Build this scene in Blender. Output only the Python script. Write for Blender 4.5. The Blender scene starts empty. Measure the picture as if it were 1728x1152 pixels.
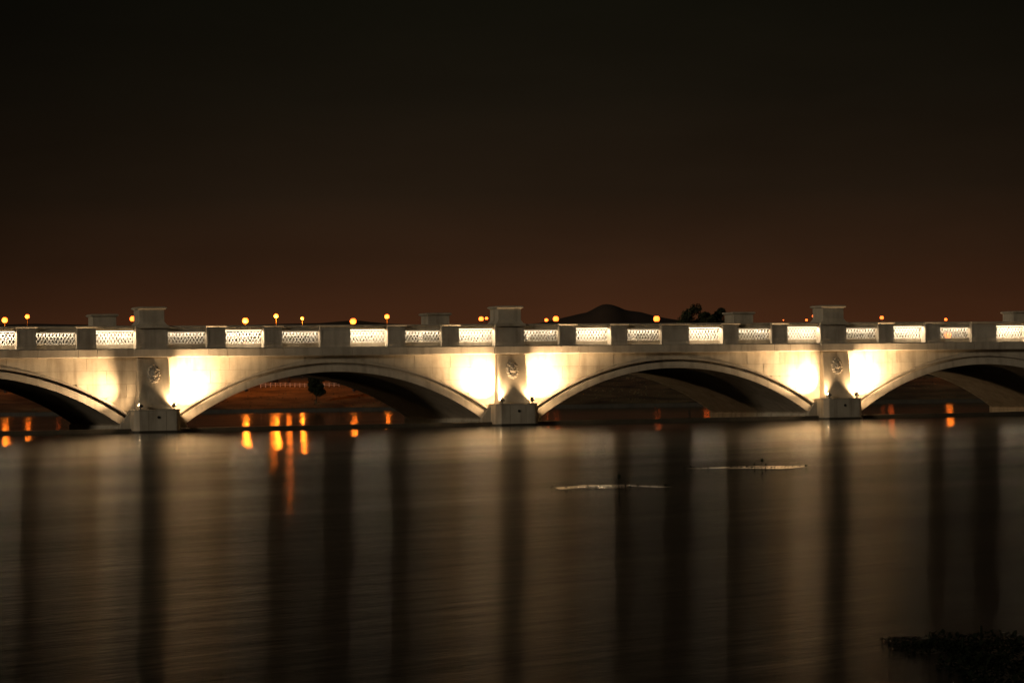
import bpy, bmesh, math, random
from mathutils import Matrix, Vector
random.seed(7)
SC = bpy.context.scene
COL = SC.collection
RAD = math.radians

# ------------------------------------------------------------------ camera
PW, PH = 1728.0, 1152.0
FPX = 4380.0                    # focal length in photograph pixels
CAM_Z = 1.86
PITCH = math.atan(80 / FPX)
ROLL = math.atan(0.0144)
fw = Vector((0, math.cos(PITCH), math.sin(PITCH)))
up0 = Vector((0, -math.sin(PITCH), math.cos(PITCH)))
rt0 = Vector((1, 0, 0))
rt = rt0 * math.cos(ROLL) - up0 * math.sin(ROLL)
up = up0 * math.cos(ROLL) + rt0 * math.sin(ROLL)
cam_d = bpy.data.cameras.new('camera')
cam = bpy.data.objects.new('camera', cam_d)
COL.objects.link(cam)
cam_d.sensor_width = 36.0
cam_d.lens = 36.0 * FPX / PW
cam_d.clip_start = 0.5
cam_d.clip_end = 20000
cam.matrix_world = Matrix(((rt.x, up.x, -fw.x, 0), (rt.y, up.y, -fw.y, 0), (rt.z, up.z, -fw.z, CAM_Z), (0, 0, 0, 1)))
SC.camera = cam


def at(px, py, depth):
    """the point of the place that stands `depth` metres away in the direction of a pixel of the photograph"""
    d = fw + rt * ((px - PW / 2) / FPX) - up * ((py - PH / 2) / FPX)
    return Vector((0, 0, CAM_Z)) + d * (depth / d.y)


# ------------------------------------------------------------------ night sky: dark above, town glow along the horizon
world = bpy.data.worlds.new('World')
SC.world = world
world.use_nodes = True
nt = world.node_tree
nt.nodes.clear()
wo = nt.nodes.new('ShaderNodeOutputWorld')
bg = nt.nodes.new('ShaderNodeBackground')
tc = nt.nodes.new('ShaderNodeTexCoord')
sx = nt.nodes.new('ShaderNodeSeparateXYZ')
ramp = nt.nodes.new('ShaderNodeValToRGB')
nt.links.new(tc.outputs['Generated'], sx.inputs[0])
mul = nt.nodes.new('ShaderNodeMath'); mul.operation = 'MULTIPLY'; mul.inputs[1].default_value = 4.0
nt.links.new(sx.outputs['Z'], mul.inputs[0])
nt.links.new(mul.outputs[0], ramp.inputs[0])
cr = ramp.color_ramp
cr.elements[0].position = 0.0
cr.elements[0].color = (0.073, 0.0232, 0.0083, 1)
cr.elements[1].position = 1.0
cr.elements[1].color = (0.0042, 0.0042, 0.0024, 1)
for p, c in ((0.12, (0.051, 0.0182, 0.0074)), (0.20, (0.031, 0.0135, 0.0062)), (0.30, (0.0175, 0.0100, 0.0052)),
             (0.45, (0.0100, 0.0072, 0.0040)), (0.62, (0.0062, 0.0056, 0.0031))):
    e = cr.elements.new(p); e.color = (*c, 1)
# the glow is strongest over the town straight ahead and fades along the horizon
dot = nt.nodes.new('ShaderNodeVectorMath'); dot.operation = 'DOT_PRODUCT'
nt.links.new(tc.outputs['Generated'], dot.inputs[0])
dot.inputs[1].default_value = (0.02, 0.9998, 0.0)
mr = nt.nodes.new('ShaderNodeMapRange')
mr.inputs['From Min'].default_value = 0.965
mr.inputs['From Max'].default_value = 1.0
mr.inputs['To Min'].default_value = 0.42
mr.inputs['To Max'].default_value = 1.0
nt.links.new(dot.outputs['Value'], mr.inputs['Value'])
mc = nt.nodes.new('ShaderNodeVectorMath'); mc.operation = 'SCALE'
nt.links.new(ramp.outputs['Color'], mc.inputs[0])
cn = nt.nodes.new('ShaderNodeTexNoise'); cn.inputs['Scale'].default_value = 1.0; cn.inputs['Detail'].default_value = 4
cm = nt.nodes.new('ShaderNodeMapping'); cm.inputs['Scale'].default_value = (7, 7, 26)
nt.links.new(tc.outputs['Generated'], cm.inputs[0]); nt.links.new(cm.outputs[0], cn.inputs['Vector'])
cv = nt.nodes.new('ShaderNodeMapRange'); cv.inputs['From Min'].default_value = 0.25; cv.inputs['From Max'].default_value = 0.75
cv.inputs['To Min'].default_value = 0.84; cv.inputs['To Max'].default_value = 1.16
nt.links.new(cn.outputs['Fac'], cv.inputs['Value'])
cx_ = nt.nodes.new('ShaderNodeMath'); cx_.operation = 'MULTIPLY'
nt.links.new(cv.outputs[0], cx_.inputs[0]); nt.links.new(mr.outputs[0], cx_.inputs[1])
nt.links.new(cx_.outputs[0], mc.inputs['Scale'])
nt.links.new(mc.outputs[0], bg.inputs['Color'])
bg.inputs['Strength'].default_value = 1.0
nt.links.new(bg.outputs[0], wo.inputs[0])

# added fill from over the viewer's shoulder, in place of scattered town light
fill_d = bpy.data.lights.new('town_fill', 'SUN')
fill_d.energy = 0.52
fill_d.angle = RAD(8)
fill_d.color = (1.0, 0.84, 0.62)
fill = bpy.data.objects.new('town_fill', fill_d)
COL.objects.link(fill)
fill.rotation_euler = Vector((0.62, 0.77, -0.22)).to_track_quat('-Z', 'Y').to_euler()

SC.view_settings.view_transform = 'Standard'
SC.view_settings.look = 'None'
SC.view_settings.exposure = 0.0
SC.view_settings.gamma = 1.0
SC.view_settings.use_curve_mapping = False
SC.render.engine = 'CYCLES'
SC.cycles.use_denoising = True
SC.cycles.max_bounces = 6
SC.cycles.diffuse_bounces = 3
SC.cycles.glossy_bounces = 3
SC.cycles.sample_clamp_indirect = 6.0
SC.cycles.sample_clamp_direct = 0.0
SC.cycles.use_light_tree = True
SC.cycles.caustics_refractive = False


# ------------------------------------------------------------------ materials
def mat(name):
    m = bpy.data.materials.new(name)
    m.use_nodes = True
    return m, m.node_tree, m.node_tree.nodes['Principled BSDF']


def stone(name, c1, c2, rough=0.85, scale=0.9, streak=True, bump=0.25, stain=(0.16, 0.12, 0.08), stain_amt=0.35):
    m, t, b = mat(name)
    N, L = t.nodes, t.links
    geo = N.new('ShaderNodeTexCoord')
    n1 = N.new('ShaderNodeTexNoise'); n1.inputs['Scale'].default_value = scale; n1.inputs['Detail'].default_value = 8; n1.inputs['Roughness'].default_value = 0.65
    oi = N.new('ShaderNodeObjectInfo')
    add = N.new('ShaderNodeVectorMath'); add.operation = 'ADD'
    geo2 = N.new('ShaderNodeNewGeometry')
    L.new(geo2.outputs['Position'], add.inputs[0])
    L.new(add.outputs[0], n1.inputs['Vector'])
    r = N.new('ShaderNodeValToRGB')
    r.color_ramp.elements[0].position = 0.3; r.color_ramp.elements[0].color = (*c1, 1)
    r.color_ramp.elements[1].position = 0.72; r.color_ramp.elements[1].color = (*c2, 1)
    L.new(n1.outputs['Fac'], r.inputs[0])
    # weather stains that run down the face
    mp = N.new('ShaderNodeMapping'); mp.inputs['Scale'].default_value = (2.6, 2.6, 0.35)
    L.new(geo2.outputs['Position'], mp.inputs[0])
    n2 = N.new('ShaderNodeTexNoise'); n2.inputs['Scale'].default_value = 1.0; n2.inputs['Detail'].default_value = 6
    L.new(mp.outputs[0], n2.inputs['Vector'])
    r2 = N.new('ShaderNodeMapRange'); r2.inputs['From Min'].default_value = 0.48; r2.inputs['From Max'].default_value = 0.75
    r2.inputs['To Max'].default_value = stain_amt
    L.new(n2.outputs['Fac'], r2.inputs['Value'])
    mx = N.new('ShaderNodeMix'); mx.data_type = 'RGBA'
    L.new(r2.outputs[0], mx.inputs[0]); L.new(r.outputs[0], mx.inputs[6]); mx.inputs[7].default_value = (*stain, 1)
    # each piece a touch lighter or darker
    hv = N.new('ShaderNodeHueSaturation')
    mrr = N.new('ShaderNodeMapRange'); mrr.inputs['To Min'].default_value = 0.9; mrr.inputs['To Max'].default_value = 1.07
    L.new(oi.outputs['Random'], mrr.inputs['Value']); L.new(mrr.outputs[0], hv.inputs['Value'])
    L.new(mx.outputs[2], hv.inputs['Color'])
    L.new(hv.outputs[0], b.inputs['Base Color'])
    b.inputs['Roughness'].default_value = rough
    n3 = N.new('ShaderNodeTexNoise'); n3.inputs['Scale'].default_value = 14; n3.inputs['Detail'].default_value = 6
    L.new(geo2.outputs['Position'], n3.inputs['Vector'])
    bp = N.new('ShaderNodeBump'); bp.inputs['Strength'].default_value = bump; bp.inputs['Distance'].default_value = 0.02
    L.new(n3.outputs['Fac'], bp.inputs['Height']); L.new(bp.outputs[0], b.inputs['Normal'])
    return m


M = {}
M['stone'] = stone('cream_stone', (0.42, 0.355, 0.265), (0.62, 0.55, 0.43), stain_amt=0.5)
M['trim'] = stone('trim_stone', (0.42, 0.36, 0.28), (0.58, 0.52, 0.42), stain_amt=0.5)
M['mortar'] = stone('mortar', (0.22, 0.18, 0.13), (0.30, 0.25, 0.19))
M['base'] = stone('base_stone', (0.40, 0.35, 0.27), (0.56, 0.50, 0.40), stain_amt=0.6)
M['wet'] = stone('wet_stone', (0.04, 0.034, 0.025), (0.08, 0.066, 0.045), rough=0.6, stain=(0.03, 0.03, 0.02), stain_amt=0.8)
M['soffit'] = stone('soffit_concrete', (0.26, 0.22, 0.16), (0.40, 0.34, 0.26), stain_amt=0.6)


def simple(name, col, rough=0.6, metal=0.0, noise=0.0, nscale=3.0):
    m, t, b = mat(name)
    b.inputs['Base Color'].default_value = (*col, 1)
    b.inputs['Roughness'].default_value = rough
    b.inputs['Metallic'].default_value = metal
    if noise:
        n = t.nodes.new('ShaderNodeTexNoise'); n.inputs['Scale'].default_value = nscale; n.inputs['Detail'].default_value = 8
        g = t.nodes.new('ShaderNodeNewGeometry'); t.links.new(g.outputs['Position'], n.inputs['Vector'])
        r = t.nodes.new('ShaderNodeValToRGB')
        r.color_ramp.elements[0].position = 0.3; r.color_ramp.elements[1].position = 0.7
        r.color_ramp.elements[0].color = (*[c * (1 - noise) for c in col], 1)
        r.color_ramp.elements[1].color = (*[min(1, c * (1 + noise)) for c in col], 1)
        t.links.new(n.outputs['Fac'], r.inputs[0]); t.links.new(r.outputs[0], b.inputs['Base Color'])
    return m


M['lattice'] = simple('lattice_paint', (0.72, 0.70, 0.66), 0.45, noise=0.08)
M['lamp_metal'] = simple('lamp_metal', (0.06, 0.055, 0.05), 0.5, 0.6, 0.2, 20)
M['asphalt'] = simple('asphalt', (0.05, 0.05, 0.05), 0.9, noise=0.3, nscale=6)
M['grass'] = simple('dry_grass', (0.10, 0.08, 0.038), 0.95, noise=0.95, nscale=0.28)
M['hill'] = simple('hill_scrub', (0.075, 0.042, 0.025), 0.95, noise=0.3, nscale=0.01)
M['leaf'] = simple('leaf', (0.04, 0.05, 0.02), 0.7, noise=0.4, nscale=1.0)
M['weed'] = simple('weed_leaf', (0.009, 0.012, 0.005), 0.8, noise=0.4, nscale=4.0)
M['bark'] = simple('bark', (0.07, 0.05, 0.035), 0.9, noise=0.3, nscale=8)
M['post'] = simple('pale_post', (0.6, 0.56, 0.5), 0.7, noise=0.1)
M['hole'] = simple('drain_hole', (0.02, 0.018, 0.015), 0.9)
M['film'] = simple('wet_film', (0.012, 0.011, 0.008), 0.055, noise=0.4, nscale=5)  # calm water film, smooth enough to return the bridge lights as a glint


M['weed'].node_tree.nodes['Principled BSDF'].inputs['Specular IOR Level'].default_value = 0.1


def emit(name, col, s):
    m, t, b = mat(name)
    b.inputs['Base Color'].default_value = (0.8, 0.7, 0.5, 1)
    b.inputs['Emission Color'].default_value = (*col, 1)
    b.inputs['Emission Strength'].default_value = s
    return m


SODIUM = (1.0, 0.25, 0.022)
M['sodium'] = emit('sodium_globe', (1.0, 0.13, 0.013), 6.0)
M['sodium_dim'] = emit('sodium_globe_far', (1.0, 0.13, 0.014), 4.0)
M['sodium_low'] = emit('sodium_globe_low', (1.0, 0.12, 0.010), 2.4)
M['flood'] = emit('flood_lens', (1.0, 0.74, 0.42), 40)
M['tubeA'] = emit('parapet_lamp_lens', (1.0, 0.80, 0.52), 7)
M['tubeB'] = emit('parapet_lamp_lens_weak', (1.0, 0.80, 0.52), 1.6)


def water_material():
    m, t, b = mat('river_water')
    N, L = t.nodes, t.links
    b.inputs['Base Color'].default_value = (0.006, 0.006, 0.004, 1)
    b.inputs['IOR'].default_value = 1.33
    b.inputs['Roughness'].default_value = 0.2
    b.inputs['Anisotropic'].default_value = 0.78
    a = RAD(50)
    g = N.new('ShaderNodeNewGeometry')
    # the wind waves cross the river at a slant in front of the bridge and straighten in its lee
    sp = N.new('ShaderNodeSeparateXYZ'); L.new(g.outputs['Position'], sp.inputs[0])
    ang = N.new('ShaderNodeMapRange'); ang.inputs['From Min'].default_value = 95; ang.inputs['From Max'].default_value = 140
    ang.inputs['To Min'].default_value = RAD(30); ang.inputs['To Max'].default_value = 0.0
    L.new(sp.outputs['Y'], ang.inputs['Value'])
    sn = N.new('ShaderNodeMath'); sn.operation = 'SINE'; L.new(ang.outputs[0], sn.inputs[0])
    cs = N.new('ShaderNodeMath'); cs.operation = 'COSINE'; L.new(ang.outputs[0], cs.inputs[0])
    tan = N.new('ShaderNodeCombineXYZ'); L.new(sn.outputs[0], tan.inputs[0]); L.new(cs.outputs[0], tan.inputs[1])
    L.new(tan.outputs[0], b.inputs['Tangent'])
    mp = N.new('ShaderNodeMapping'); mp.vector_type = 'TEXTURE'
    mp.inputs['Rotation'].default_value = (0, 0, a)
    mp.inputs['Scale'].default_value = (2.4, 0.7, 1.0)
    L.new(g.outputs['Position'], mp.inputs[0])
    n = N.new('ShaderNodeTexNoise'); n.inputs['Scale'].default_value = 1.0; n.inputs['Detail'].default_value = 5; n.inputs['Roughness'].default_value = 0.6
    L.new(mp.outputs[0], n.inputs['Vector'])
    bp = N.new('ShaderNodeBump'); bp.inputs['Strength'].default_value = 1.0; bp.inputs['Distance'].default_value = 0.010
    L.new(n.outputs['Fac'], bp.inputs['Height'])
    L.new(bp.outputs[0], b.inputs['Normal'])
    mr = N.new('ShaderNodeMapRange'); mr.inputs['From Min'].default_value = 0.3; mr.inputs['From Max'].default_value = 0.7
    mr.inputs['To Min'].default_value = 0.160; mr.inputs['To Max'].default_value = 0.20
    n2 = N.new('ShaderNodeTexNoise'); n2.inputs['Scale'].default_value = 0.12; n2.inputs['Detail'].default_value = 3
    L.new(mp.outputs[0], n2.inputs['Vector'])
    L.new(n2.outputs['Fac'], mr.inputs['Value'])
    lee = N.new('ShaderNodeMapRange'); lee.inputs['From Min'].default_value = 62; lee.inputs['From Max'].default_value = 124
    lee.inputs['To Min'].default_value = 1.0; lee.inputs['To Max'].default_value = 0.48
    L.new(sp.outputs['Y'], lee.inputs['Value'])
    ml = N.new('ShaderNodeMath'); ml.operation = 'MULTIPLY'; L.new(mr.outputs[0], ml.inputs[0]); L.new(lee.outputs[0], ml.inputs[1])
    L.new(ml.outputs[0], b.inputs['Roughness'])
    return m


M['water'] = water_material()


# ------------------------------------------------------------------ mesh helpers
class MB:
    def __init__(self):
        self.v = []; self.f = []

    def poly(self, pts):
        i = len(self.v); self.v += [tuple(p) for p in pts]; self.f.append(tuple(range(i, i + len(pts))))

    def box(self, x0, x1, y0, y1, z0, z1):
        self.frustum((x0, x1, y0, y1), z0, (x0, x1, y0, y1), z1)

    def frustum(self, a, z0, b, z1):
        i = len(self.v)
        self.v += [(a[0], a[2], z0), (a[1], a[2], z0), (a[1], a[3], z0), (a[0], a[3], z0),
                   (b[0], b[2], z1), (b[1], b[2], z1), (b[1], b[3], z1), (b[0], b[3], z1)]
        for q in ((3, 2, 1, 0), (4, 5, 6, 7), (0, 1, 5, 4), (1, 2, 6, 5), (2, 3, 7, 6), (3, 0, 4, 7)):
            self.f.append(tuple(i + k for k in q))

    def prism_y(self, pts, y0, y1):
        """polygon in x-z (counter-clockwise seen from -y) extruded along y"""
        n = len(pts); i = len(self.v)
        self.v += [(p[0], y0, p[1]) for p in pts] + [(p[0], y1, p[1]) for p in pts]
        self.f.append(tuple(range(i, i + n)))
        self.f.append(tuple(range(i + 2 * n - 1, i + n - 1, -1)))
        for k in range(n):
            j = (k + 1) % n
            self.f.append((i + k, i + n + k, i + n + j, i + j))

    def prism_z(self, pts, z0, z1, pts2=None):
        n = len(pts); i = len(self.v); pts2 = pts2 or pts
        self.v += [(p[0], p[1], z0) for p in pts] + [(p[0], p[1], z1) for p in pts2]
        self.f.append(tuple(range(i + n - 1, i - 1, -1)))
        self.f.append(tuple(range(i + n, i + 2 * n)))
        for k in range(n):
            j = (k + 1) % n
            self.f.append((i + k, i + j, i + n + j, i + n + k))

    def tube(self, p, q, r0, r1, n=8):
        p = Vector(p); q = Vector(q); d = (q - p).normalized()
        a = d.orthogonal().normalized(); b = d.cross(a)
        i = len(self.v)
        for c, r in ((p, r0), (q, r1)):
            for k in range(n):
                t = 2 * math.pi * k / n
                self.v.append(tuple(c + a * (r * math.cos(t)) + b * (r * math.sin(t))))
        for k in range(n):
            j = (k + 1) % n
            self.f.append((i + k, i + j, i + n + j, i + n + k))
        self.f.append(tuple(range(i + n - 1, i - 1, -1)))
        self.f.append(tuple(range(i + n, i + 2 * n)))

    def lathe(self, c, prof, n=12):
        """prof: list of (radius, z)"""
        i = len(self.v)
        for r, z in prof:
            for k in range(n):
                t = 2 * math.pi * k / n
                self.v.append((c[0] + r * math.cos(t), c[1] + r * math.sin(t), c[2] + z))
        for a in range(len(prof) - 1):
            for k in range(n):
                j = (k + 1) % n
                self.f.append((i + a * n + k, i + a * n + j, i + (a + 1) * n + j, i + (a + 1) * n + k))
        self.f.append(tuple(i + k for k in range(n - 1, -1, -1)))
        self.f.append(tuple(i + (len(prof) - 1) * n + k for k in range(n)))

    def mesh(self, name, m, smooth=False, bevel=0.0):
        me = bpy.data.meshes.new(name)
        me.from_pydata(self.v, [], self.f)
        if bevel:
            bm = bmesh.new(); bm.from_mesh(me)
            bmesh.ops.remove_doubles(bm, verts=bm.verts, dist=1e-5)
            bmesh.ops.bevel(bm, geom=[e for e in bm.edges if len(e.link_faces) == 2 and e.calc_face_angle(0) > 0.35], offset=bevel, segments=1, affect='EDGES', clamp_overlap=True)
            bm.to_mesh(me); bm.free()
        me.materials.append(m)
        if smooth:
            for p in me.polygons: p.use_smooth = True
        me.update()
        return me

    def build(self, name, m, parent=None, smooth=False, bevel=0.0):
        return put(name, self.mesh(name, m, smooth, bevel), parent)


def put(name, me, parent=None, loc=None, rz=None):
    o = bpy.data.objects.new(name, me)
    COL.objects.link(o)
    if parent: o.parent = parent
    if loc is not None: o.location = loc
    if rz is not None: o.rotation_euler = (0, 0, rz)
    return o


def empty(name, loc=(0, 0, 0), rz=0.0, parent=None):
    o = put(name, None, parent, loc, rz)
    o.empty_display_size = 0.3
    return o


def tag(o, label=None, cat=None, group=None, kind=None):
    if label: o['label'] = label
    if cat: o['category'] = cat
    if group: o['group'] = group
    if kind: o['kind'] = kind
    return o


# ------------------------------------------------------------------ water and far land
w = MB(); w.poly([(-1500, -60, 0), (1500, -60, 0), (1500, 260, 0), (-1500, 260, 0)])
tag(w.build('water', M['water']), kind='structure')

SHORE = 240.0


def land_z(x, y):
    t = y - SHORE
    if t <= 0: return 0.28
    if t < 24: z = 0.28 + (2.5 - 0.28) * (t / 24) ** 0.9
    elif t < 60: z = 2.5 + 0.9 * (t - 24) / 36
    else: z = 3.4
    return z + 0.09 * math.sin(x * 0.31 + y * 0.2) + 0.06 * math.sin(x * 0.83 - y * 0.47)


def make_land():
    xs = [-1500, -700, -300, -150] + [-90 + 2 * i for i in range(91)] + [150, 300, 700, 1500]
    ys = [SHORE, SHORE + .4] + [SHORE + 1.5 * i for i in range(1, 42)] + [320, 360, 420, 520, 700, 1100, 2000, 5000]
    m = MB()
    for y in ys:
        for x in xs: m.v.append((x, y, land_z(x, y)))
    n = len(xs)
    for j in range(len(ys) - 1):
        for i in range(n - 1):
            a = j * n + i
            m.f.append((a, a + 1, a + n + 1, a + n))
    m.poly([(-1500, SHORE, -1), (1500, SHORE, -1), (1500, SHORE, 0.6), (-1500, SHORE, 0.6)][:0] or [(-1500, SHORE, -1), (1500, SHORE, -1), (1500, SHORE, 0.1), (-1500, SHORE, 0.1)])
    return m


tag(make_land().build('ground', M['grass'], smooth=True), kind='structure')
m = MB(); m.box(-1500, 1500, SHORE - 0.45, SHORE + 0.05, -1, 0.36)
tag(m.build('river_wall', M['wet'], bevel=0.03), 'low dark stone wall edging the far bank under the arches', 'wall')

# grass tufts on the lit part of the far bank
def make_tufts():
    rnd = random.Random(3)
    m = MB()
    for k in range(5000):
        x = rnd.uniform(-45, 65); y = SHORE + 0.5 + rnd.random() * 34
        z = land_z(x, y); h = rnd.uniform(0.04, 0.14) * (1.6 if rnd.random() < 0.06 else 1)
        a = rnd.uniform(0, 6.28); s = rnd.uniform(0.03, 0.12)
        dx, dy = math.cos(a) * s, math.sin(a) * s
        m.poly([(x - dx, y - dy, z - .02), (x + dx, y + dy, z - .02), (x + rnd.uniform(-.08, .08), y, z + h)])
    return m


tag(make_tufts().build('grass', M['grass']), 'dry grass covering the lamp-lit slope of the far bank', 'grass', kind='stuff')


def make_hill(name, cx, cy, prof, depth, label=None):
    """a rounded hill: prof is a list of (x offset, height)"""
    m = MB(); rows = 15; rnd = random.Random(5)
    n = len(prof)
    for j in range(rows):
        t = j / (rows - 1) * 2 - 1
        k = math.cos(t * math.pi / 2) ** 1.2
        for x, h in prof:
            m.v.append((cx + x, cy + t * depth, -2 + (h + 2) * k))
    for j in range(rows - 1):
        for i in range(n - 1):
            a = j * n + i
            m.f.append((a, a + 1, a + n + 1, a + n))
    return tag(m.build(name, M['hill'], smooth=True), kind='structure')


HY = 3000.0
prof_px = [(640, 561), (760, 556), (860, 550), (910, 545), (950, 536), (975, 530), (990, 527), (1000, 522), (1008, 517.5), (1016, 514), (1024, 513), (1032, 514), (1040, 517),
           (1050, 521.5), (1062, 524), (1078, 526), (1092, 530), (1105, 533.5), (1125, 537), (1150, 541), (1200, 546), (1300, 553), (1500, 560)]
prof = []
for px, py in prof_px:
    p = at(px, py, HY); prof.append((p.x, p.z))
make_hill('hills', 0, HY, prof, 500)
prof2 = []
for px, py in [(-200, 553), (60, 546), (200, 549), (320, 552), (480, 546), (540, 545), (575, 542), (600, 540), (625, 543), (660, 546), (740, 550), (900, 556)]:
    p = at(px, py, HY * 1.05); prof2.append((p.x, p.z))
make_hill('hills', 0, HY * 1.05, prof2, 400)

# ------------------------------------------------------------------ the bridge, in its own frame: x along it, y into it, z up
TH = math.atan(FPX / 11530.0)
D0 = 125.0
S = 0.0525 * D0 / math.sin(TH) * 1.005
W = 12.0
P0 = Vector(((265 - 864) / FPX * D0, D0, 0))
nrm = Vector((math.sin(TH), -math.cos(TH), 0))
bridge = empty('stone_bridge', P0 - nrm * 1.15, TH)
tag(bridge, 'long pale stone road bridge of low floodlit arches crossing the dark river', 'bridge')
BM = Matrix.Translation(bridge.location) @ Matrix.Rotation(TH, 4, 'Z')

ZC0, ZC1 = 3.64, 4.07             # cornice
ZL0, ZL1 = 4.30, 4.90             # lattice opening
ZCAP0, ZCAP1 = 5.06, 5.18         # parapet coping
PIERS = range(-1, 4)
HS = S / 2 - 1.60                 # half span
RISE, ZS = 2.45, 0.40
R = (HS * HS + RISE * RISE) / (2 * RISE)
ZCEN = ZS + RISE - R
RO = R + 0.55
AMAX = math.asin(HS / R)


def zc(x, rr):                    # height of the arch of radius rr at offset x from its centre
    return ZCEN + math.sqrt(max(rr * rr - x * x, 0))


# --- arch barrels: soffit, pier walls and the core behind the facing
def barrel():
    m = MB(); n = 36
    pts = []
    for i in range(n + 1):
        a = -AMAX + 2 * AMAX * i / n
        pts.append((R * math.sin(a), ZCEN + R * math.cos(a)))
    ring = [(-S / 2, -0.8), (-HS, -0.8)] + pts + [(HS, -0.8), (S / 2, -0.8)]
    y0, y1 = 0.03, W - 0.03
    for i in range(len(ring) - 1):
        (xa, za), (xb, zb) = ring[i], ring[i + 1]
        if za > -0.7 or zb > -0.7:
            m.poly([(xa, y0, za), (xb, y0, zb), (xb, y1, zb), (xa, y1, za)])
        for yy, fl in ((y0, 0), (y1, 1)):
            q = [(xa, yy, za), (xa, yy, ZC1 - .02), (xb, yy, ZC1 - .02), (xb, yy, zb)]
            if abs(xa - xb) > 1e-6:
                m.poly(q if fl else q[::-1])
    return m


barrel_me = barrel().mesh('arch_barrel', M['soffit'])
ledge = MB(); ledge.box(-0.05, 0.13, 0.02, W - 0.02, -0.6, 0.33)
ledge_me = ledge.mesh('pier_ledge', M['base'], bevel=0.03)
SPANS = list(range(-1, 3))
barrels = {}
for k in SPANS:
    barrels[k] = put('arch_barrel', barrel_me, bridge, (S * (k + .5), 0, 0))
    put('pier_ledge', ledge_me, barrels[k], (-HS, 0, 0))
    put('pier_ledge', ledge_me, barrels[k], (HS, W, 0), math.pi)


# --- arch ring with its mouldings
def ring_mesh():
    m = MB(); n = 48
    # (radius offset, y) profile running from the soffit edge over the face to the wall
    pr = [(0.0, 0.30), (0.0, -0.105), (0.075, -0.105), (0.085, -0.085), (0.31, -0.085), (0.315, 0.03), (0.43, 0.03),
          (0.435, -0.10), (0.46, -0.14), (0.53, -0.14), (0.55, -0.10), (0.55, 0.10)]
    for i in range(n + 1):
        a = -AMAX + 2 * AMAX * i / n
        sa, ca = math.sin(a), math.cos(a)
        thick = 1.0 + 0.22 * (abs(a) / AMAX) ** 2          # the ring deepens a little towards the piers
        for d, y in pr:
            rr = R + d * thick
            m.v.append((rr * sa, y, ZCEN + rr * ca))
    q = len(pr)
    for i in range(n):
        for j in range(q - 1):
            a = i * q + j
            m.f.append((a, a + 1, a + q + 1, a + q)[::-1])
    return m.mesh('arch_ring', M['trim'])


ring_me = ring_mesh()
for k in SPANS:
    put('arch_ring', ring_me, bridge, (S * (k + .5), 0, 0))
    put('arch_ring', ring_me, bridge, (S * (k + .5), W, 0), math.pi)


# --- facing stones of the spandrels, laid in courses and cut to the arch
def spandrel_blocks():
    g = 0.006
    zs = [0.42, 1.06, 1.71, 2.36, 3.0, ZC0 + 0.05]
    rnd = random.Random(11)
    for k in SPANS:
        cx = S * (k + .5)
        for c in range(len(zs) - 1):
            z0, z1 = zs[c] + g, zs[c + 1] - g
            L0 = 1.92
            x = -S / 2 + 0.02
            first = True
            while x < S / 2 - 0.03:
                ln = L0 * (0.5 if (first and c % 2) else 1.0); first = False
                xa, xb = x + g, min(x + ln, S / 2 - 0.02) - g
                x += ln
                n = 8
                low = []; topx = []
                for i in range(n + 1):
                    xx = xa + (xb - xa) * i / n
                    th = 1.0 + 0.22 * (min(abs(xx) / HS, 1.0)) ** 2
                    zz = max(z0, zc(xx, R + 0.52 * th) if abs(xx) < RO else -9)
                    low.append((xx, zz))
                keep = [p for p in low if p[1] < z1 - 0.03]
                if len(keep) < 2 or keep[-1][0] - keep[0][0] < 0.08: continue
                # exact corner where the arch meets the course top
                pts = keep + [(keep[-1][0], z1), (keep[0][0], z1)]
                m = MB(); dy = rnd.uniform(-0.006, 0.004)
                m.prism_y(pts, dy, 0.05)
                m.build('facing_stone', M['stone'], barrels[k])


spandrel_blocks()

# --- skewbacks at the arch feet
skew_me = {}
for s in (-1, 1):
    skew = MB()
    xo = S / 2 - (R + 0.55 * 1.22 + .02) * math.sin(AMAX)
    zo = ZCEN + (R + 0.55 * 1.22 + .02) * math.cos(AMAX)
    pts = [(1.03, -0.6), (1.62, -0.6), (1.62, ZS - 0.01), (xo, zo), (1.03, zo + 0.16)]
    if s < 0: pts = [(-x, z) for x, z in pts][::-1]
    skew.prism_y(pts, -0.19, 0.06)
    skew_me[s] = skew.mesh('skewback', M['base'], bevel=0.015)

# --- pier: pedestal, battered shaft, carved lion head
ped = MB()
pl = [(-1.13, 0.1), (-1.13, -0.95), (-0.92, -1.2), (0.92, -1.2), (1.13, -0.95), (1.13, 0.1)]
ped.prism_z(pl, -0.6, 1.06)
pl2 = [(x * 1.02, y - 0.02) for x, y in pl]
ped.prism_z(pl2, 1.06, 1.12)
ped_me = ped.mesh('pedestal', M['base'], bevel=0.02)
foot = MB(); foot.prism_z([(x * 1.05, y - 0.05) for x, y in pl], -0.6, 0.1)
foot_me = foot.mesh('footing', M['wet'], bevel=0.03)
joint = MB()
joint.box(-.012, .012, -1.203, -1.15, -0.2, 1.04)
joint_me = joint.mesh('joint', M['mortar'])
hole = MB()
for (x, z) in ((0.0, 0.72),):
    hole.lathe((0, 0, 0), [(0.055, 0), (0.07, 0.01), (0.07, 0.03), (0.045, 0.03)], 10)
hole_me = hole.mesh('drain_outlet', M['hole'])
shaft = MB()
shaft.frustum((-0.86, 0.86, -0.66, 0.06), 1.12, (-0.76, 0.76, -0.24, 0.06), ZC0)
shaft_me = shaft.mesh('pier_shaft', M['stone'], bevel=0.03)


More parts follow.
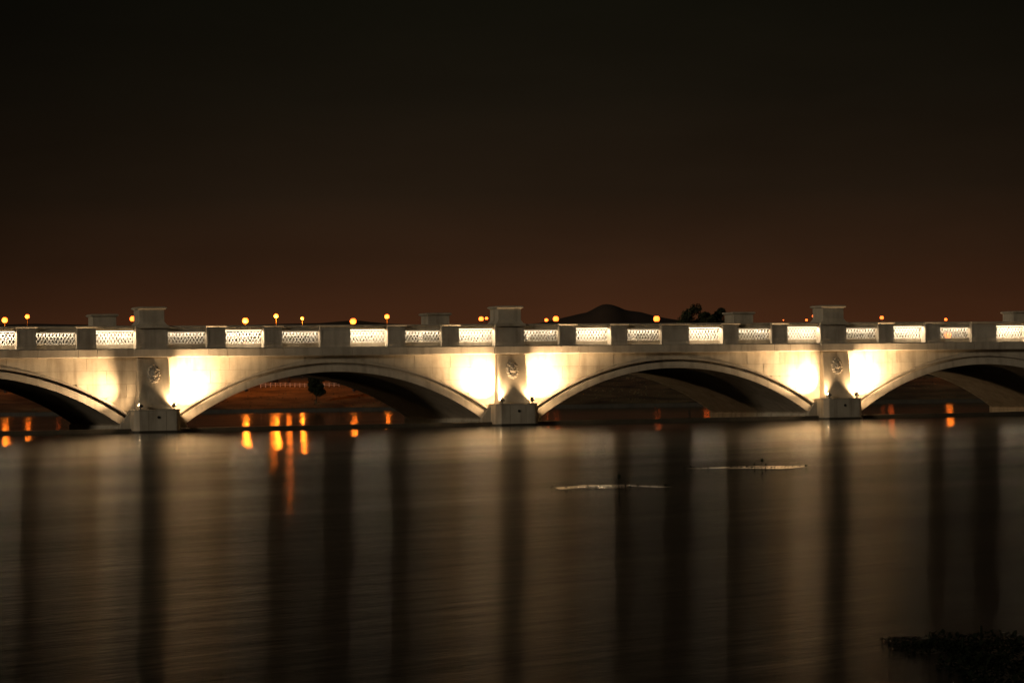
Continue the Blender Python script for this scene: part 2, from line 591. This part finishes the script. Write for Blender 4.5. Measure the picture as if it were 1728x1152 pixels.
def lion_mesh():
    """relief of a lion's head: mane, brow, eyes, nose, muzzle and jaw as one carved surface"""
    nu, nv = 46, 58
    hw, hh = 0.33, 0.45
    def gsn(x, z, cx, cz, sx, sz): return math.exp(-((x - cx) / sx) ** 2 - ((z - cz) / sz) ** 2)
    def height(x, z):
        r = math.hypot(x / hw, z / hh); a = math.atan2(z, x)
        if r > 1: return None
        h = 0.10 * math.sqrt(max(0, 1 - r ** 4))
        lock = 0.5 + 0.5 * math.cos(13 * a + 3.2 * math.sin(4.5 * r * 2))
        lock2 = 0.5 + 0.5 * math.cos(21 * a - 5 * r)
        ring = math.exp(-((r - 0.78) / 0.2) ** 2)
        h += ring * (0.085 * lock + 0.03 * lock2)
        face = gsn(x, z, 0, 0.0, 0.17, 0.24); h += 0.17 * face
        h += 0.045 * gsn(x, z, 0, 0.2, 0.12, 0.05)                     # forehead
        for s in (-1, 1):
            h += 0.05 * gsn(x, z, s * 0.085, 0.105, 0.055, 0.028)      # brow
            h -= 0.075 * gsn(x, z, s * 0.082, 0.055, 0.034, 0.024)     # eye socket
            h += 0.03 * gsn(x, z, s * 0.082, 0.052, 0.014, 0.012)      # eye
            h += 0.05 * gsn(x, z, s * 0.12, -0.03, 0.05, 0.06)         # cheek
            h += 0.065 * gsn(x, z, s * 0.055, -0.11, 0.05, 0.045)      # muzzle
            h += 0.08 * gsn(x, z, s * 0.17, 0.24, 0.045, 0.05)         # ear
            h -= 0.05 * gsn(x, z, s * 0.17, 0.235, 0.018, 0.024)
        h += 0.11 * gsn(x, z, 0, 0.0, 0.036, 0.11)                     # nose bridge
        h += 0.05 * gsn(x, z, 0, -0.07, 0.05, 0.025)                   # nose tip
        h -= 0.11 * gsn(x, z, 0, -0.175, 0.085, 0.02)                  # open mouth
        h += 0.06 * gsn(x, z, 0, -0.235, 0.06, 0.03)                   # chin
        return h
    m = MB(); idx = {}
    for j in range(nv + 1):
        for i in range(nu + 1):
            x = (i / nu * 2 - 1) * hw; z = (j / nv * 2 - 1) * hh
            h = height(x * 0.999, z * 0.999)
            if h is None:
                continue
            a = math.atan2(z / hh, x / hw); r = math.hypot(x / hw, z / hh)
            idx[i, j] = len(m.v); m.v.append((x * (1 + 0.07 * math.cos(13 * a) * r ** 3), -0.6 * h, z * (1 + 0.05 * math.cos(13 * a) * r ** 3)))
    for j in range(nv):
        for i in range(nu):
            q = [(i, j), (i + 1, j), (i + 1, j + 1), (i, j + 1)]
            q = [idx[t] for t in q if t in idx]
            if len(q) >= 3: m.f.append(tuple(q))
    me = m.mesh('lion_head', M['trim'], smooth=True)
    bm = bmesh.new(); bm.from_mesh(me)
    edges = [e for e in bm.edges if len(e.link_faces) == 1]
    ex = bmesh.ops.extrude_edge_only(bm, edges=edges)
    for v in [g for g in ex['geom'] if isinstance(g, bmesh.types.BMVert)]: v.co.y = 0.12
    bmesh.ops.recalc_face_normals(bm, faces=bm.faces)
    bm.to_mesh(me); bm.free()
    for p in me.polygons: p.use_smooth = True
    return me


lion_me = lion_mesh()
for k in PIERS:
    x = S * k
    pp = put('pedestal', ped_me, bridge, (x, 0, 0))
    for xj in (-0.46, 0.40): put('joint', joint_me, pp, (xj, 0, 0))
    put('footing', foot_me, pp)
    h = put('drain_outlet', hole_me, pp, (0.02, -1.203, 0.74)); h.rotation_euler = (RAD(90), 0, 0)
    for s in (-1, 1):
        put('skewback', skew_me[s], bridge, (x, 0, 0))
        put('skewback', skew_me[s], bridge, (x, W, 0), math.pi)
    sh = put('pier_shaft', shaft_me, bridge, (x, 0, 0))
    zl = 2.82
    yl = -0.66 + 0.42 * (zl - 1.12) / (ZC0 - 1.12)
    l = put('lion_head', lion_me, sh, (0, yl + 0.0, zl)); l.rotation_euler = (RAD(-11), 0, 0)
    f1 = put('pedestal', ped_me, bridge, (x, W, 0), math.pi)
    put('pier_shaft', shaft_me, bridge, (x, W, 0), math.pi)

# --- the low sill that joins the pier feet just above the water
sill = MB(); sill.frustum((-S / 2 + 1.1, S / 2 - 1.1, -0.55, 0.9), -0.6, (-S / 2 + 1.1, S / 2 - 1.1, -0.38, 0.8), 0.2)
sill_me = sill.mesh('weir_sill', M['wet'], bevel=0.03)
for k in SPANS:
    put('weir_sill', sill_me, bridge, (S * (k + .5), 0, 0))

# --- bays of the parapet
LP, LN, LW = 1.95, 0.93, 0.0
LW = (S - 6 * LP - 4 * LN) / 2
bays = []                 # (kind, x0, x1)
for k in SPANS:
    x = S * k + LW / 2
    seq = [('B', LP), ('n', LN), ('A', LP), ('n', LN), ('B', LP), ('w', LW), ('A', LP), ('n', LN), ('B', LP), ('n', LN), ('A', LP)]
    for t, l in seq:
        bays.append((t, x, x + l)); x += l
for k in PIERS:
    bays.append(('p', S * k - LW / 2, S * k + LW / 2))


def cornice_mesh(l, front, name='cornice_block'):
    m = MB(); g = 0.006
    pr = [(0.1, ZC0), (front + 0.03, ZC0), (front, ZC0 + 0.04), (front, ZC1 - 0.05), (front + 0.03, ZC1), (0.1, ZC1)]
    i = len(m.v); n = len(pr)
    m.v += [(g, y, z) for y, z in pr] + [(l - g, y, z) for y, z in pr]
    m.f.append(tuple(range(n))); m.f.append(tuple(range(2 * n - 1, n - 1, -1)))
    for a in range(n):
        b = (a + 1) % n
        m.f.append((a, n + a, n + b, b))
    return m.mesh(name, M['trim'])


def post_mesh(l):
    m = MB()
    f = -0.06; b = 0.64
    m.box(0, l, f, b, ZC1, ZCAP0)
    m.box(-0.02, l + .02, f - .025, b + .025, ZC1 + .001, ZL0 - .05)           # plinth
    for (x0, x1, z0, z1) in ((0.0, l, ZL1 + .03, ZCAP0 - .002), (0, .12, ZL0 - .045, ZL1 + .025), (l - .12, l, ZL0 - .045, ZL1 + .025), (.125, l - .125, ZL0 - .045, ZL0 + .05)):
        m.box(x0, x1, f - .022, f + .01, z0, z1)
    return m.mesh('parapet_post', M['trim'], bevel=0.008)


def cap_mesh(x0, x1, y0, y1, name='coping'):
    m = MB()
    m.frustum((x0 + .04, x1 - .04, y0 + .05, y1 - .05), ZCAP0, (x0, x1, y0, y1), ZCAP0 + .05)
    m.box(x0, x1, y0, y1, ZCAP0 + .05, ZCAP1 - .02)
    m.frustum((x0, x1, y0, y1), ZCAP1 - .02, (x0 + .03, x1 - .03, y0 + .03, y1 - .03), ZCAP1)
    return m.mesh(name, M['stone'])


def panel_mesh(kind):
    m = MB()
    y0, y1 = (0.34, 0.62) if kind == 'A' else (0.14, 0.50)
    m.box(0, LP, y0, y1, ZC1, ZL0)
    m.box(0, LP, y0, y1, ZL1, ZCAP0)
    return m.mesh('balustrade_panel', M['stone'], bevel=0.012)


def lattice_mesh():
    m = MB()
    px, zt = 0.172, ZL1 - ZL0
    run = zt / 2.05 * 1.0 * (0.172 / 0.292) * 2.05
    w = 0.021
    for s in (1, -1):
        y = 0.0 if s > 0 else 0.016
        x = -run
        while x < LP + run:
            xa, xb = (x, x + run) if s > 0 else (x + run, x)
            za, zb = ZL0, ZL1
            # clip to the opening
            t0, t1 = 0.0, 1.0
            if xb > xa:
                t0 = max(t0, (0 - xa) / (xb - xa)); t1 = min(t1, (LP - xa) / (xb - xa))
            else:
                t0 = max(t0, (xa - LP) / (xa - xb)); t1 = min(t1, xa / (xa - xb))
            if t1 - t0 > 0.05:
                p = (xa + (xb - xa) * t0, za + (zb - za) * t0); q = (xa + (xb - xa) * t1, za + (zb - za) * t1)
                d = Vector((q[0] - p[0], q[1] - p[1])).normalized(); nx, nz = -d.y * w, d.x * w
                pts = [(p[0] + nx, p[1] + nz), (p[0] - nx, p[1] - nz), (q[0] - nx, q[1] - nz), (q[0] + nx, q[1] + nz)]
                m.prism_y(pts, y, y + 0.014)
            x += px
    m.box(0, LP, -0.004, 0.034, ZL0 - .001, ZL0 + .018)
    m.box(0, LP, -0.004, 0.034, ZL1 - .018, ZL1 + .001)
    return m.mesh('lattice', M['lattice'])


lat_me = lattice_mesh()
pan_me = {k: panel_mesh(k) for k in 'AB'}
pcap_me = {'A': cap_mesh(0.005, LP - .005, -0.10, 0.70), 'B': cap_mesh(0.005, LP - .005, 0.06, 0.62)}
post_me = {'n': post_mesh(LN), 'w': post_mesh(LW), 'p': post_mesh(LW)}
ncap_me = {'n': cap_mesh(-0.06, LN + .06, -0.16, 0.74), 'w': cap_mesh(-0.06, LW + .06, -0.19, 0.77)}
cor_me = {LP: cornice_mesh(LP, -0.38), LN: cornice_mesh(LN, -0.38), LW: cornice_mesh(LW, -0.38), 'p': cornice_mesh(LW + .36, -0.48)}

# pier pillar that rises above the coping
pil = MB(); c = LW / 2
pil.frustum((c - .84, c + .84, -0.25, 0.98), ZCAP0, (c - .84, c + .84, -0.25, 0.98), ZCAP1 - .001)
pil.frustum((c - .80, c + .80, -0.24, 1.28), ZCAP1, (c - .72, c + .72, -0.18, 1.2), ZCAP1 + .05)
pil.frustum((c - .72, c + .72, -0.18, 1.2), ZCAP1 + .05, (c - .62, c + .62, -0.10, 1.10), ZCAP1 + .2)
pil.frustum((c - .62, c + .62, -0.10, 1.10), ZCAP1 + .2, (c - .62, c + .62, -0.10, 1.10), 5.93)
pil.frustum((c - .62, c + .62, -0.10, 1.10), 5.93, (c - .73, c + .73, -0.21, 1.21), 6.01)
pil.frustum((c - .73, c + .73, -0.21, 1.21), 6.01, (c - .73, c + .73, -0.21, 1.21), 6.06)
pil.frustum((c - .73, c + .73, -0.21, 1.21), 6.06, (c - .66, c + .66, -0.14, 1.14), 6.10)
pil_me = pil.mesh('pier_pillar', M['stone'], bevel=0.006)

# built-in lamp of a bay: a slim tube under the handrail, washing the lattice from above
lb = MB(); lb.box(0.04, LP - 0.04, -0.03, 0.03, 0.0, 0.035)
lamp_body = lb.mesh('bay_lamp', M['lattice'], bevel=0.006)
ll = MB(); ll.box(0.05, LP - 0.05, -0.02, 0.02, -0.012, -0.001)
lamp_lens = {k: ll.mesh('lens', M['tube' + k]) for k in 'AB'}
BAY_W = {'A': 40.0, 'B': 11.0}
ld = {}
for k in 'AB':
    ld[k] = bpy.data.lights.new('bay_light', 'AREA')
    ld[k].shape = 'RECTANGLE'; ld[k].size = LP - 0.1; ld[k].size_y = 0.04
    ld[k].energy = BAY_W[k]; ld[k].color = (1.0, 0.78, 0.52)


def bay(t, x0, x1, far):
    l = x1 - x0
    def place(name, me, parent=bridge, x=x0):
        if parent is not bridge: return put(name, me, parent)
        if far: return put(name, me, bridge, (2 * x + l - x if False else x + l, W, 0), math.pi)
        return put(name, me, bridge, (x, 0, 0))
    if t in 'AB':
        if not far or True:
            place('cornice_block', cor_me[LP])
        p = place('balustrade_panel', pan_me[t])
        put('coping', pcap_me[t], p)
        y = 0.46 if t == 'A' else 0.30
        put('lattice', lat_me, p, (0, y, 0))
        ly, lz = (0.23, 4.935) if t == 'A' else (0.215, 4.855)
        if -0.62 * S < x0 < 2.9 * S:
            b = put('bay_lamp', lamp_body, p, (0, ly, lz))
            put('lens', lamp_lens[t], b)
            q = put('bay_light', ld[t], b, (LP / 2, 0, -0.02))
    else:
        if t == 'p':
            if far: put('cornice_block', cor_me['p'], bridge, (x1 + .18, W, 0), math.pi)
            else: put('cornice_block', cor_me['p'], bridge, (x0 - .18, 0, 0))
        else:
            place('cornice_block', cor_me[LN if t == 'n' else LW])
        p = place('parapet_post', post_me[t])
        if t == 'p': put('pier_pillar', pil_me, p)
        else: put('coping', ncap_me[t], p)


for t, x0, x1 in bays:
    bay(t, x0, x1, False)
    bay(t, x0, x1, True)

# --- carriageway and pavements
xa, xb = -S - LW / 2, 3 * S + LW / 2
m = MB(); m.box(xa, xb, 2.2, W - 2.2, 3.95, 4.09); m.build('road_deck', M['asphalt'], bridge)
for y0, y1 in ((0.66, 2.2), (W - 2.2, W - .66)):
    m = MB(); m.box(xa, xb, y0, y1, 3.95, 4.21); m.build('pavement', M['trim'], bridge, bevel=0.02)


# ------------------------------------------------------------------ floodlights on the pier pedestals
def floodlight(k, side, aim, energy, label, spill=0.05, size=90, y=-1.04):
    base = BM @ Vector((S * k + side * 0.82, y, 1.12))
    o = empty('floodlight', base, TH)
    tag(o, label, 'floodlight', 'floodlights on the bridge piers')
    m = MB(); m.lathe((0, 0, 0), [(0.07, 0), (0.07, 0.02), (0.03, 0.03), (0.025, 0.12), (0.02, 0.13)], 10); m.build('stand', M['lamp_metal'], o)
    d = Vector(aim).normalized()
    rot = d.to_track_quat('X', 'Z')
    m = MB()
    m.frustum((-0.10, 0.06, -0.07, 0.07), -0.06, (-0.12, 0.10, -0.09, 0.09), 0.08)
    h = m.build('lamp_housing', M['lamp_metal'], o, bevel=0.012)
    h.rotation_mode = 'QUATERNION'; h.rotation_quaternion = rot; h.location = (0, 0, 0.18)
    m = MB(); m.box(0.086, 0.104, -0.07, 0.07, -0.045, 0.065); m.build('lens', M['flood'], h)
    m = MB(); m.box(-0.01, 0.01, -0.115, -0.095, -0.1, 0.03); m.box(-0.01, 0.01, 0.095, 0.115, -0.1, 0.03); m.box(-0.01, 0.01, -0.115, 0.115, -0.12, -0.1)
    m.build('bracket', M['lamp_metal'], h)
    s = bpy.data.lights.new('flood_beam', 'SPOT')
    s.energy = energy; s.spot_size = RAD(size); s.spot_blend = 1.0; s.shadow_soft_size = 0.05
    s.color = (1.0, 0.66, 0.35)
    q = put('flood_beam', s, h, (0.14, 0, 0)); q.rotation_euler = (0, RAD(-90), 0)
    s = bpy.data.lights.new('flood_spill', 'SPOT')             # the wide scatter of the same lens
    s.energy = energy * spill; s.spot_size = RAD(172); s.spot_blend = 0.5; s.shadow_soft_size = 0.05
    s.color = (1.0, 0.65, 0.34)
    q = put('flood_spill', s, h, (0.15, 0, 0.01)); q.rotation_euler = (0, RAD(-90), 0)
    return o


E = 4600
floodlight(0, -1, (-0.88, 0.14, 0.45), E * 0.5, 'glaring floodlight on the leftmost pier pedestal, its lens turned to the viewer', 0.04)
floodlight(0, 1, (0.55, 0.60, 0.66), E * 1.05, 'dark floodlight at the right corner of the leftmost pier pedestal')
floodlight(1, -1, (-0.52, 0.62, 0.70), E * 0.92, 'dark floodlight at the left corner of the middle pier pedestal')
floodlight(1, 1, (0.57, 0.60, 0.72), E, 'dark floodlight at the right corner of the middle pier pedestal')
floodlight(2, -1, (-0.64, 0.50, 0.62), E * 0.72, 'glaring floodlight at the left corner of the rightmost pier pedestal')
floodlight(2, 1, (0.54, 0.60, 0.62), E * 1.12, 'dark floodlight at the right corner of the rightmost pier pedestal')

for k, who, fe in ((0, 'leftmost', 0.05), (1, 'middle', 0.2), (2, 'rightmost', 0.32)):
    floodlight(k, 1, (0.92, -0.22, 0.25), E * fe, 'floodlight on the far side of the ' + who + ' pier, lighting the arch beyond it', 0.0, 80, W + 1.04)

# ------------------------------------------------------------------ street lamps along the far bank
def lamp_parts(h, bright, rad):
    pole = MB(); pole.lathe((0, 0, 0), [(0.16, 0), (0.16, 0.5), (0.08, 0.6), (0.04, h - 0.45), (0.05, h - 0.4), (0.03, h - 0.3)], 10)
    col = MB(); col.lathe((0, 0, h), [(0.05, -0.36), (rad * .6, -rad * .95), (rad * .62, -rad * .8)], 12)
    gl = MB(); gl.lathe((0, 0, h), [(rad * math.sin(math.pi * (i + .35) / 10.7), -rad * math.cos(math.pi * (i + .35) / 10.7)) for i in range(11)], 16)
    cap = MB(); cap.lathe((0, 0, h), [(rad * .45, rad * .88), (rad * .4, rad * 1.02), (0.02, rad * 1.2)], 12)
    return pole, col, gl, cap


LAMPS = [  # px, py, distance, globe radius, watts, bright, label
    (8, 540, 262, .30, 900, 1, 'bright orange street lamp at the left edge of the picture'),
    (46, 534, 285, .25, 500, 1, 'orange street lamp second from the left edge of the picture'),
    (224, 538, 262, .30, 0, 1, 'orange street lamp glowing beside the leftmost pier pillar'),
    (414, 541, 258, .31, 2600, 1, 'large orange street lamp above the parapet left of the first full arch crown'),
    (466, 533, 280, .26, 2600, 0, 'orange street lamp next right of the large lamp near the first full arch crown'),
    (510, 537, 330, .22, 2200, 0, 'small orange street lamp above the first full arch crown'),
    (596, 542, 256, .32, 700, 0, 'large orange street lamp just right of the first full arch crown'),
    (653, 534, 280, .26, 700, 1, 'orange street lamp between the first arch crown and the far pillar'),
    (812, 538, 285, .27, 0, 1, 'orange street lamp close left of the middle pier pillar, left one of its pair'),
    (821, 537, 340, .20, 0, 1, 'orange street lamp close left of the middle pier pillar, right one of its pair'),
    (922, 540, 320, .22, 0, 1, 'smaller orange lamp of the pair right of the middle pier pillar'),
    (938, 538, 270, .30, 0, 1, 'larger orange lamp of the pair right of the middle pier pillar'),
    (1108, 538, 264, .32, 0, 1, 'large orange street lamp standing between the hill and the dark trees'),
    (1361, 540, 480, .22, 0, 0, 'tiny orange lamp low beside the rightmost pier pillar'),
    (1373, 533, 430, .26, 0, 0, 'small orange lamp higher beside the rightmost pier pillar'),
    (1488, 536, 400, .30, 0, 0, 'small orange lamp above the parapet right of the rightmost pier pillar'),
    (1596, 539, 440, .26, 0, 0, 'small orange lamp right above the glare seen through the lattice'),
    (1600, 565, 262, .36, 300, 1, 'large orange lamp glaring through the lattice of the rightmost span'),
    (414, 579, 330, .20, 0, 1, 'small orange lamp shining through the lattice below the large lamp'),
    (459, 566, 266, .32, 300, 2, 'low lamp hidden by the parapet whose orange streak is widest below the first full arch'),
    (487, 582, 268, .30, 300, 2, 'low lamp behind the parapet whose orange streak is rightmost of three under the arch'),
    (97, 590, 262, .26, 0, 2, 'low lamp behind the parapet near the left edge, an orange blur under the arch'),
    (1192, 590, 262, .36, 0, 1, 'low lamp behind the parapet whose orange gleam touches the middle right arch foot'),
    (1503, 590, 262, .34, 0, 1, 'low lamp behind the parapet whose orange gleam lies just right of the rightmost pier'),
    (1322, 540, 520, .12, 0, 0, 'faint orange light point left of the rightmost pier pillar'),
]
for px, py, d, rad, wts, bright, label in LAMPS:
    p = at(px, py, d)
    gz = land_z(p.x, p.y)
    h = p.z - gz
    o = tag(empty('street_lamp', (p.x, p.y, gz - 0.02)), label, 'street lamp', 'street lamps on the far bank')
    pole, col, gl, cap = lamp_parts(h + .02, bright, rad)
    pole.build('pole', M['lamp_metal'], o); col.build('collar', M['lamp_metal'], o); cap.build('cap', M['lamp_metal'], o)
    gl.build('globe', M[('sodium_dim', 'sodium', 'sodium_low')[bright]], o, smooth=True)
    if wts:
        l = bpy.data.lights.new('lamp_light', 'POINT'); l.energy = wts * 0.45; l.color = (1.0, 0.19, 0.012); l.shadow_soft_size = rad
        q = put('lamp_light', l, o, (0, -rad - .35, h - 0.3))


# ------------------------------------------------------------------ trees
def tree(name, base, height, crown, seed, label, trunk_h=0.35, leaves=2200, leaf=0.16, dense=0, group=None):
    rnd = random.Random(seed)
    o = tag(empty(name, base), label, 'tree', group)
    t = MB()
    top = Vector((rnd.uniform(-.1, .1), rnd.uniform(-.1, .1), height * 0.75))
    t.tube((0, 0, -0.1), (0, 0, height * trunk_h), height * 0.022, height * 0.016)
    t.tube((0, 0, height * trunk_h), top, height * 0.016, height * 0.005)
    clumps = []
    for k in range(9):
        a = k * 2.4 + rnd.random(); f = trunk_h * 0.8 + (0.9 - trunk_h * .8) * k / 9
        st = Vector((0, 0, height * f))
        rr = crown * rnd.uniform(0.45, 1.0) * math.sin(math.pi * min(0.95, 0.25 + 0.75 * (f - trunk_h * .7) / (1 - trunk_h * .7)))
        en = st + Vector((math.cos(a) * rr, math.sin(a) * rr, height * rnd.uniform(0.04, 0.14)))
        t.tube(st, en, height * 0.008, height * 0.003, 6)
        clumps.append((en, crown * rnd.uniform(0.28, 0.5)))
    clumps.append((Vector((0, 0, height * 0.9)), crown * 0.34)); clumps.append((top, crown * 0.5))
    for k in range(dense):
        f = 0.3 + 0.6 * k / max(dense - 1, 1); a = k * 2.0
        rr = crown * 0.3 * math.sin(math.pi * f)
        clumps.append((Vector((math.cos(a) * rr, math.sin(a) * rr, height * f)), crown * (0.28 + 0.34 * math.sin(math.pi * f))))
    t.build('trunk', M['bark'], o)
    lf = MB()
    for k in range(leaves):
        c, r = rnd.choice(clumps)
        d = Vector((rnd.gauss(0, 1), rnd.gauss(0, 1), rnd.gauss(0, 1))).normalized() * r * rnd.random() ** 0.45
        p = c + Vector((d.x, d.y, d.z * 0.85))
        a = Vector((rnd.gauss(0, 1), rnd.gauss(0, 1), rnd.gauss(0, 1))).normalized(); b = a.orthogonal().normalized()
        s = leaf * rnd.uniform(0.6, 1.3)
        lf.poly([p - a * s, p + b * s * .45, p + a * s, p - b * s * .45])
    lf.build('crown', M['leaf'], o)
    return o


TR = [(1161, 518, 300, 2.3, 'dense dark tree against the sky, tallest and widest of the cluster by the hill'),
      (1188, 521, 306, 1.3, 'slim dark tree in the middle of the cluster beside the hill'),
      (1201, 528, 298, 1.4, 'lowest dark tree of the cluster beside the hill'),
      (1213, 519, 304, 1.5, 'dark tree of the cluster nearest the far pale pillar')]
for i, (px, py, d, cr_, lab) in enumerate(TR):
    p = at(px, py, d); z = land_z(p.x, p.y)
    tree('tree', (p.x, p.y, z), (p.z - z) * 1.0, cr_, 20 + i, lab, 0.5, 3200, 0.16, group='trees beside the hill')
p = at(534, 672, 245.5)
z = land_z(p.x, p.y)
tree('tree', (p.x, p.y, z), 2.9, 0.8, 41, 'small bushy tree standing on the orange lit bank beneath the arch', 0.3, 9000, 0.085, dense=9)
for i, (px, d, hh, cw, lab) in enumerate(((455, 272, 1.5, 0.9, 'low dark bush behind the pale fence under the first full arch'),
                                          (570, 268, 1.2, 0.8, 'low dark bush right of the small tree under the arch'),
                                          (1583, 262, 2.2, 1.0, 'orange lit bush on the far bank under the rightmost arch'))):
    p = at(px, 655, d); z = land_z(p.x, p.y)
    tree('bush', (p.x, p.y, z), hh, cw, 60 + i, lab, 0.12, 1300, 0.08)
p = at(1578, 640, 258)
# ------------------------------------------------------------------ pale fence at the top of the bank
pa = at(440, 651, 261.5); pb = at(572, 649, 261.5)
o = tag(empty('fence', (pa.x, pa.y, 0)), 'pale post and rail fence along the top of the orange lit bank', 'fence')
n = 16
m = MB(); m.box(-0.04, 0.04, -0.04, 0.04, 0, 0.46)
pm = m.mesh('fence_post', M['post'])
for i in range(n + 1):
    x = (pb.x - pa.x) * i / n
    z = land_z(pa.x + x, pa.y)
    put('fence_post', pm, o, (x, 0, z - .05))
for zz in (0.18, 0.34):
    m = MB()
    for i in range(n):
        xA, xB = (pb.x - pa.x) * i / n, (pb.x - pa.x) * (i + 1) / n
        m.tube((xA, -.05, land_z(pa.x + xA, pa.y) + zz), (xB, -.05, land_z(pa.x + xB, pa.y) + zz), .022, .022, 6)
    m.build('rail', M['post'], o)


# ------------------------------------------------------------------ floating weeds
def weed_patch(name, c, lx, ly, n, label, seed, stalks, leaf=(0.03, 0.10), hump=0.02, lift=0.05):
    rnd = random.Random(seed)
    o = tag(empty(name, c), label, 'water weeds')
    m = MB()
    # thin calm film of water among the weeds, shaped for its glint
    N = 40
    ringpts = []
    for i in range(N):
        a = 2 * math.pi * i / N
        f = 1 + 0.25 * math.sin(3 * a + seed) + 0.16 * math.sin(7 * a + 2 * seed) + 0.1 * math.sin(13 * a)
        ringpts.append((math.cos(a) * lx * f, math.sin(a) * ly * f))
    for q, (s, z) in enumerate(((1.0, 0.001), (0.85, hump * .3), (0.55, hump * .72), (0.15, hump))):
        for x, y in ringpts: m.v.append((x * s, y * s + (1 - s) * ly * (.7 if name == 'weed_raft' else 0), z))  # midstream rafts tilt to the viewer to catch the bridge lights
    for q in range(3):
        for i in range(N):
            j = (i + 1) % N
            m.f.append((q * N + i, q * N + j, (q + 1) * N + j, (q + 1) * N + i))
    m.f.append(tuple(3 * N + i for i in range(N)))
    m.build('calm_film', M['film'], o, smooth=True)
    lf = MB()
    for k in range(n):
        a = rnd.random() * 6.283; r = math.sqrt(rnd.random()) * 1.12
        f = 1 + 0.25 * math.sin(3 * a + seed) + 0.16 * math.sin(7 * a + 2 * seed)
        x, y = math.cos(a) * lx * f * r, math.sin(a) * ly * f * r
        if name == 'weed_raft': y = -ly * (0.75 + 0.18 * math.sin(5 * x)) + rnd.gauss(0, .08)
        h = rnd.uniform(0.0, lift) * (2.2 if rnd.random() < 0.08 else 1)
        s = rnd.uniform(*leaf); b = rnd.random() * 6.283
        dx, dy = math.cos(b) * s, math.sin(b) * s
        tl = rnd.uniform(-.3, .9) * s
        z = hump * 0.7 + h
        lf.poly([(x, y, z * .6), (x + dx * .5 - dy * .4, y + dy * .5 + dx * .4, z + tl * .5), (x + dx, y + dy, z + tl), (x + dx * .5 + dy * .4, y + dy * .5 - dx * .4, z + tl * .4)])
    tag(lf.build('leaves', M['weed'], o), kind='stuff')
    for (x, y, h, r) in stalks:
        st = MB(); st.tube((x, y, 0), (x + .01, y, h * .6), 0.008, 0.007, 6)
        st.lathe((x + .01, y, h * .6), [(0.006, 0), (r, h * .08), (r * 1.1, h * .25), (r * .7, h * .36), (0.004, h * .42)], 8)
        st.build('stalk', M['weed'], o, smooth=True)
    return o


p = at(1030, 819, 48.8); weed_patch('weed_raft', (p.x, p.y, 0), 0.95, 0.9, 120, 'thin raft of water weeds in midstream with one tall upright stalk', 3, ((0.13, -0.65, 0.26, .03), (0.24, -0.8, 0.07, .02)), (0.02, 0.06), 0.0122, 0.02)
p = at(1272, 788, 59.0); weed_patch('weed_raft', (p.x, p.y, 0), 1.15, 0.95, 200, 'leafy raft of water weeds in midstream nearer the bridge', 5, ((0.12, -.65, 0.22, .035), (-.05, -.6, 0.12, .018), (0.2, -.7, 0.11, .025)), (0.02, 0.07), 0.011, 0.03)
p = at(1590, 1092, 18.4); weed_patch('weed_bed', (p.x, p.y, 0), 0.36, 0.45, 900, 'sparse tip of the dark weed bed in the bottom right corner', 8, ((-.1, 0, .09, .006), (.12, .1, .06, .006)), (0.01, 0.035), 0.004, 0.012)
p = at(1745, 1125, 17.0); weed_patch('weed_bed', (p.x, p.y, 0), 0.55, 1.7, 2600, 'broad black weed bed filling the bottom right corner of the water', 9, ((-.3, 1.0, .1, .007), (-.1, 1.4, .14, .008)), (0.012, 0.05), 0.006, 0.018)
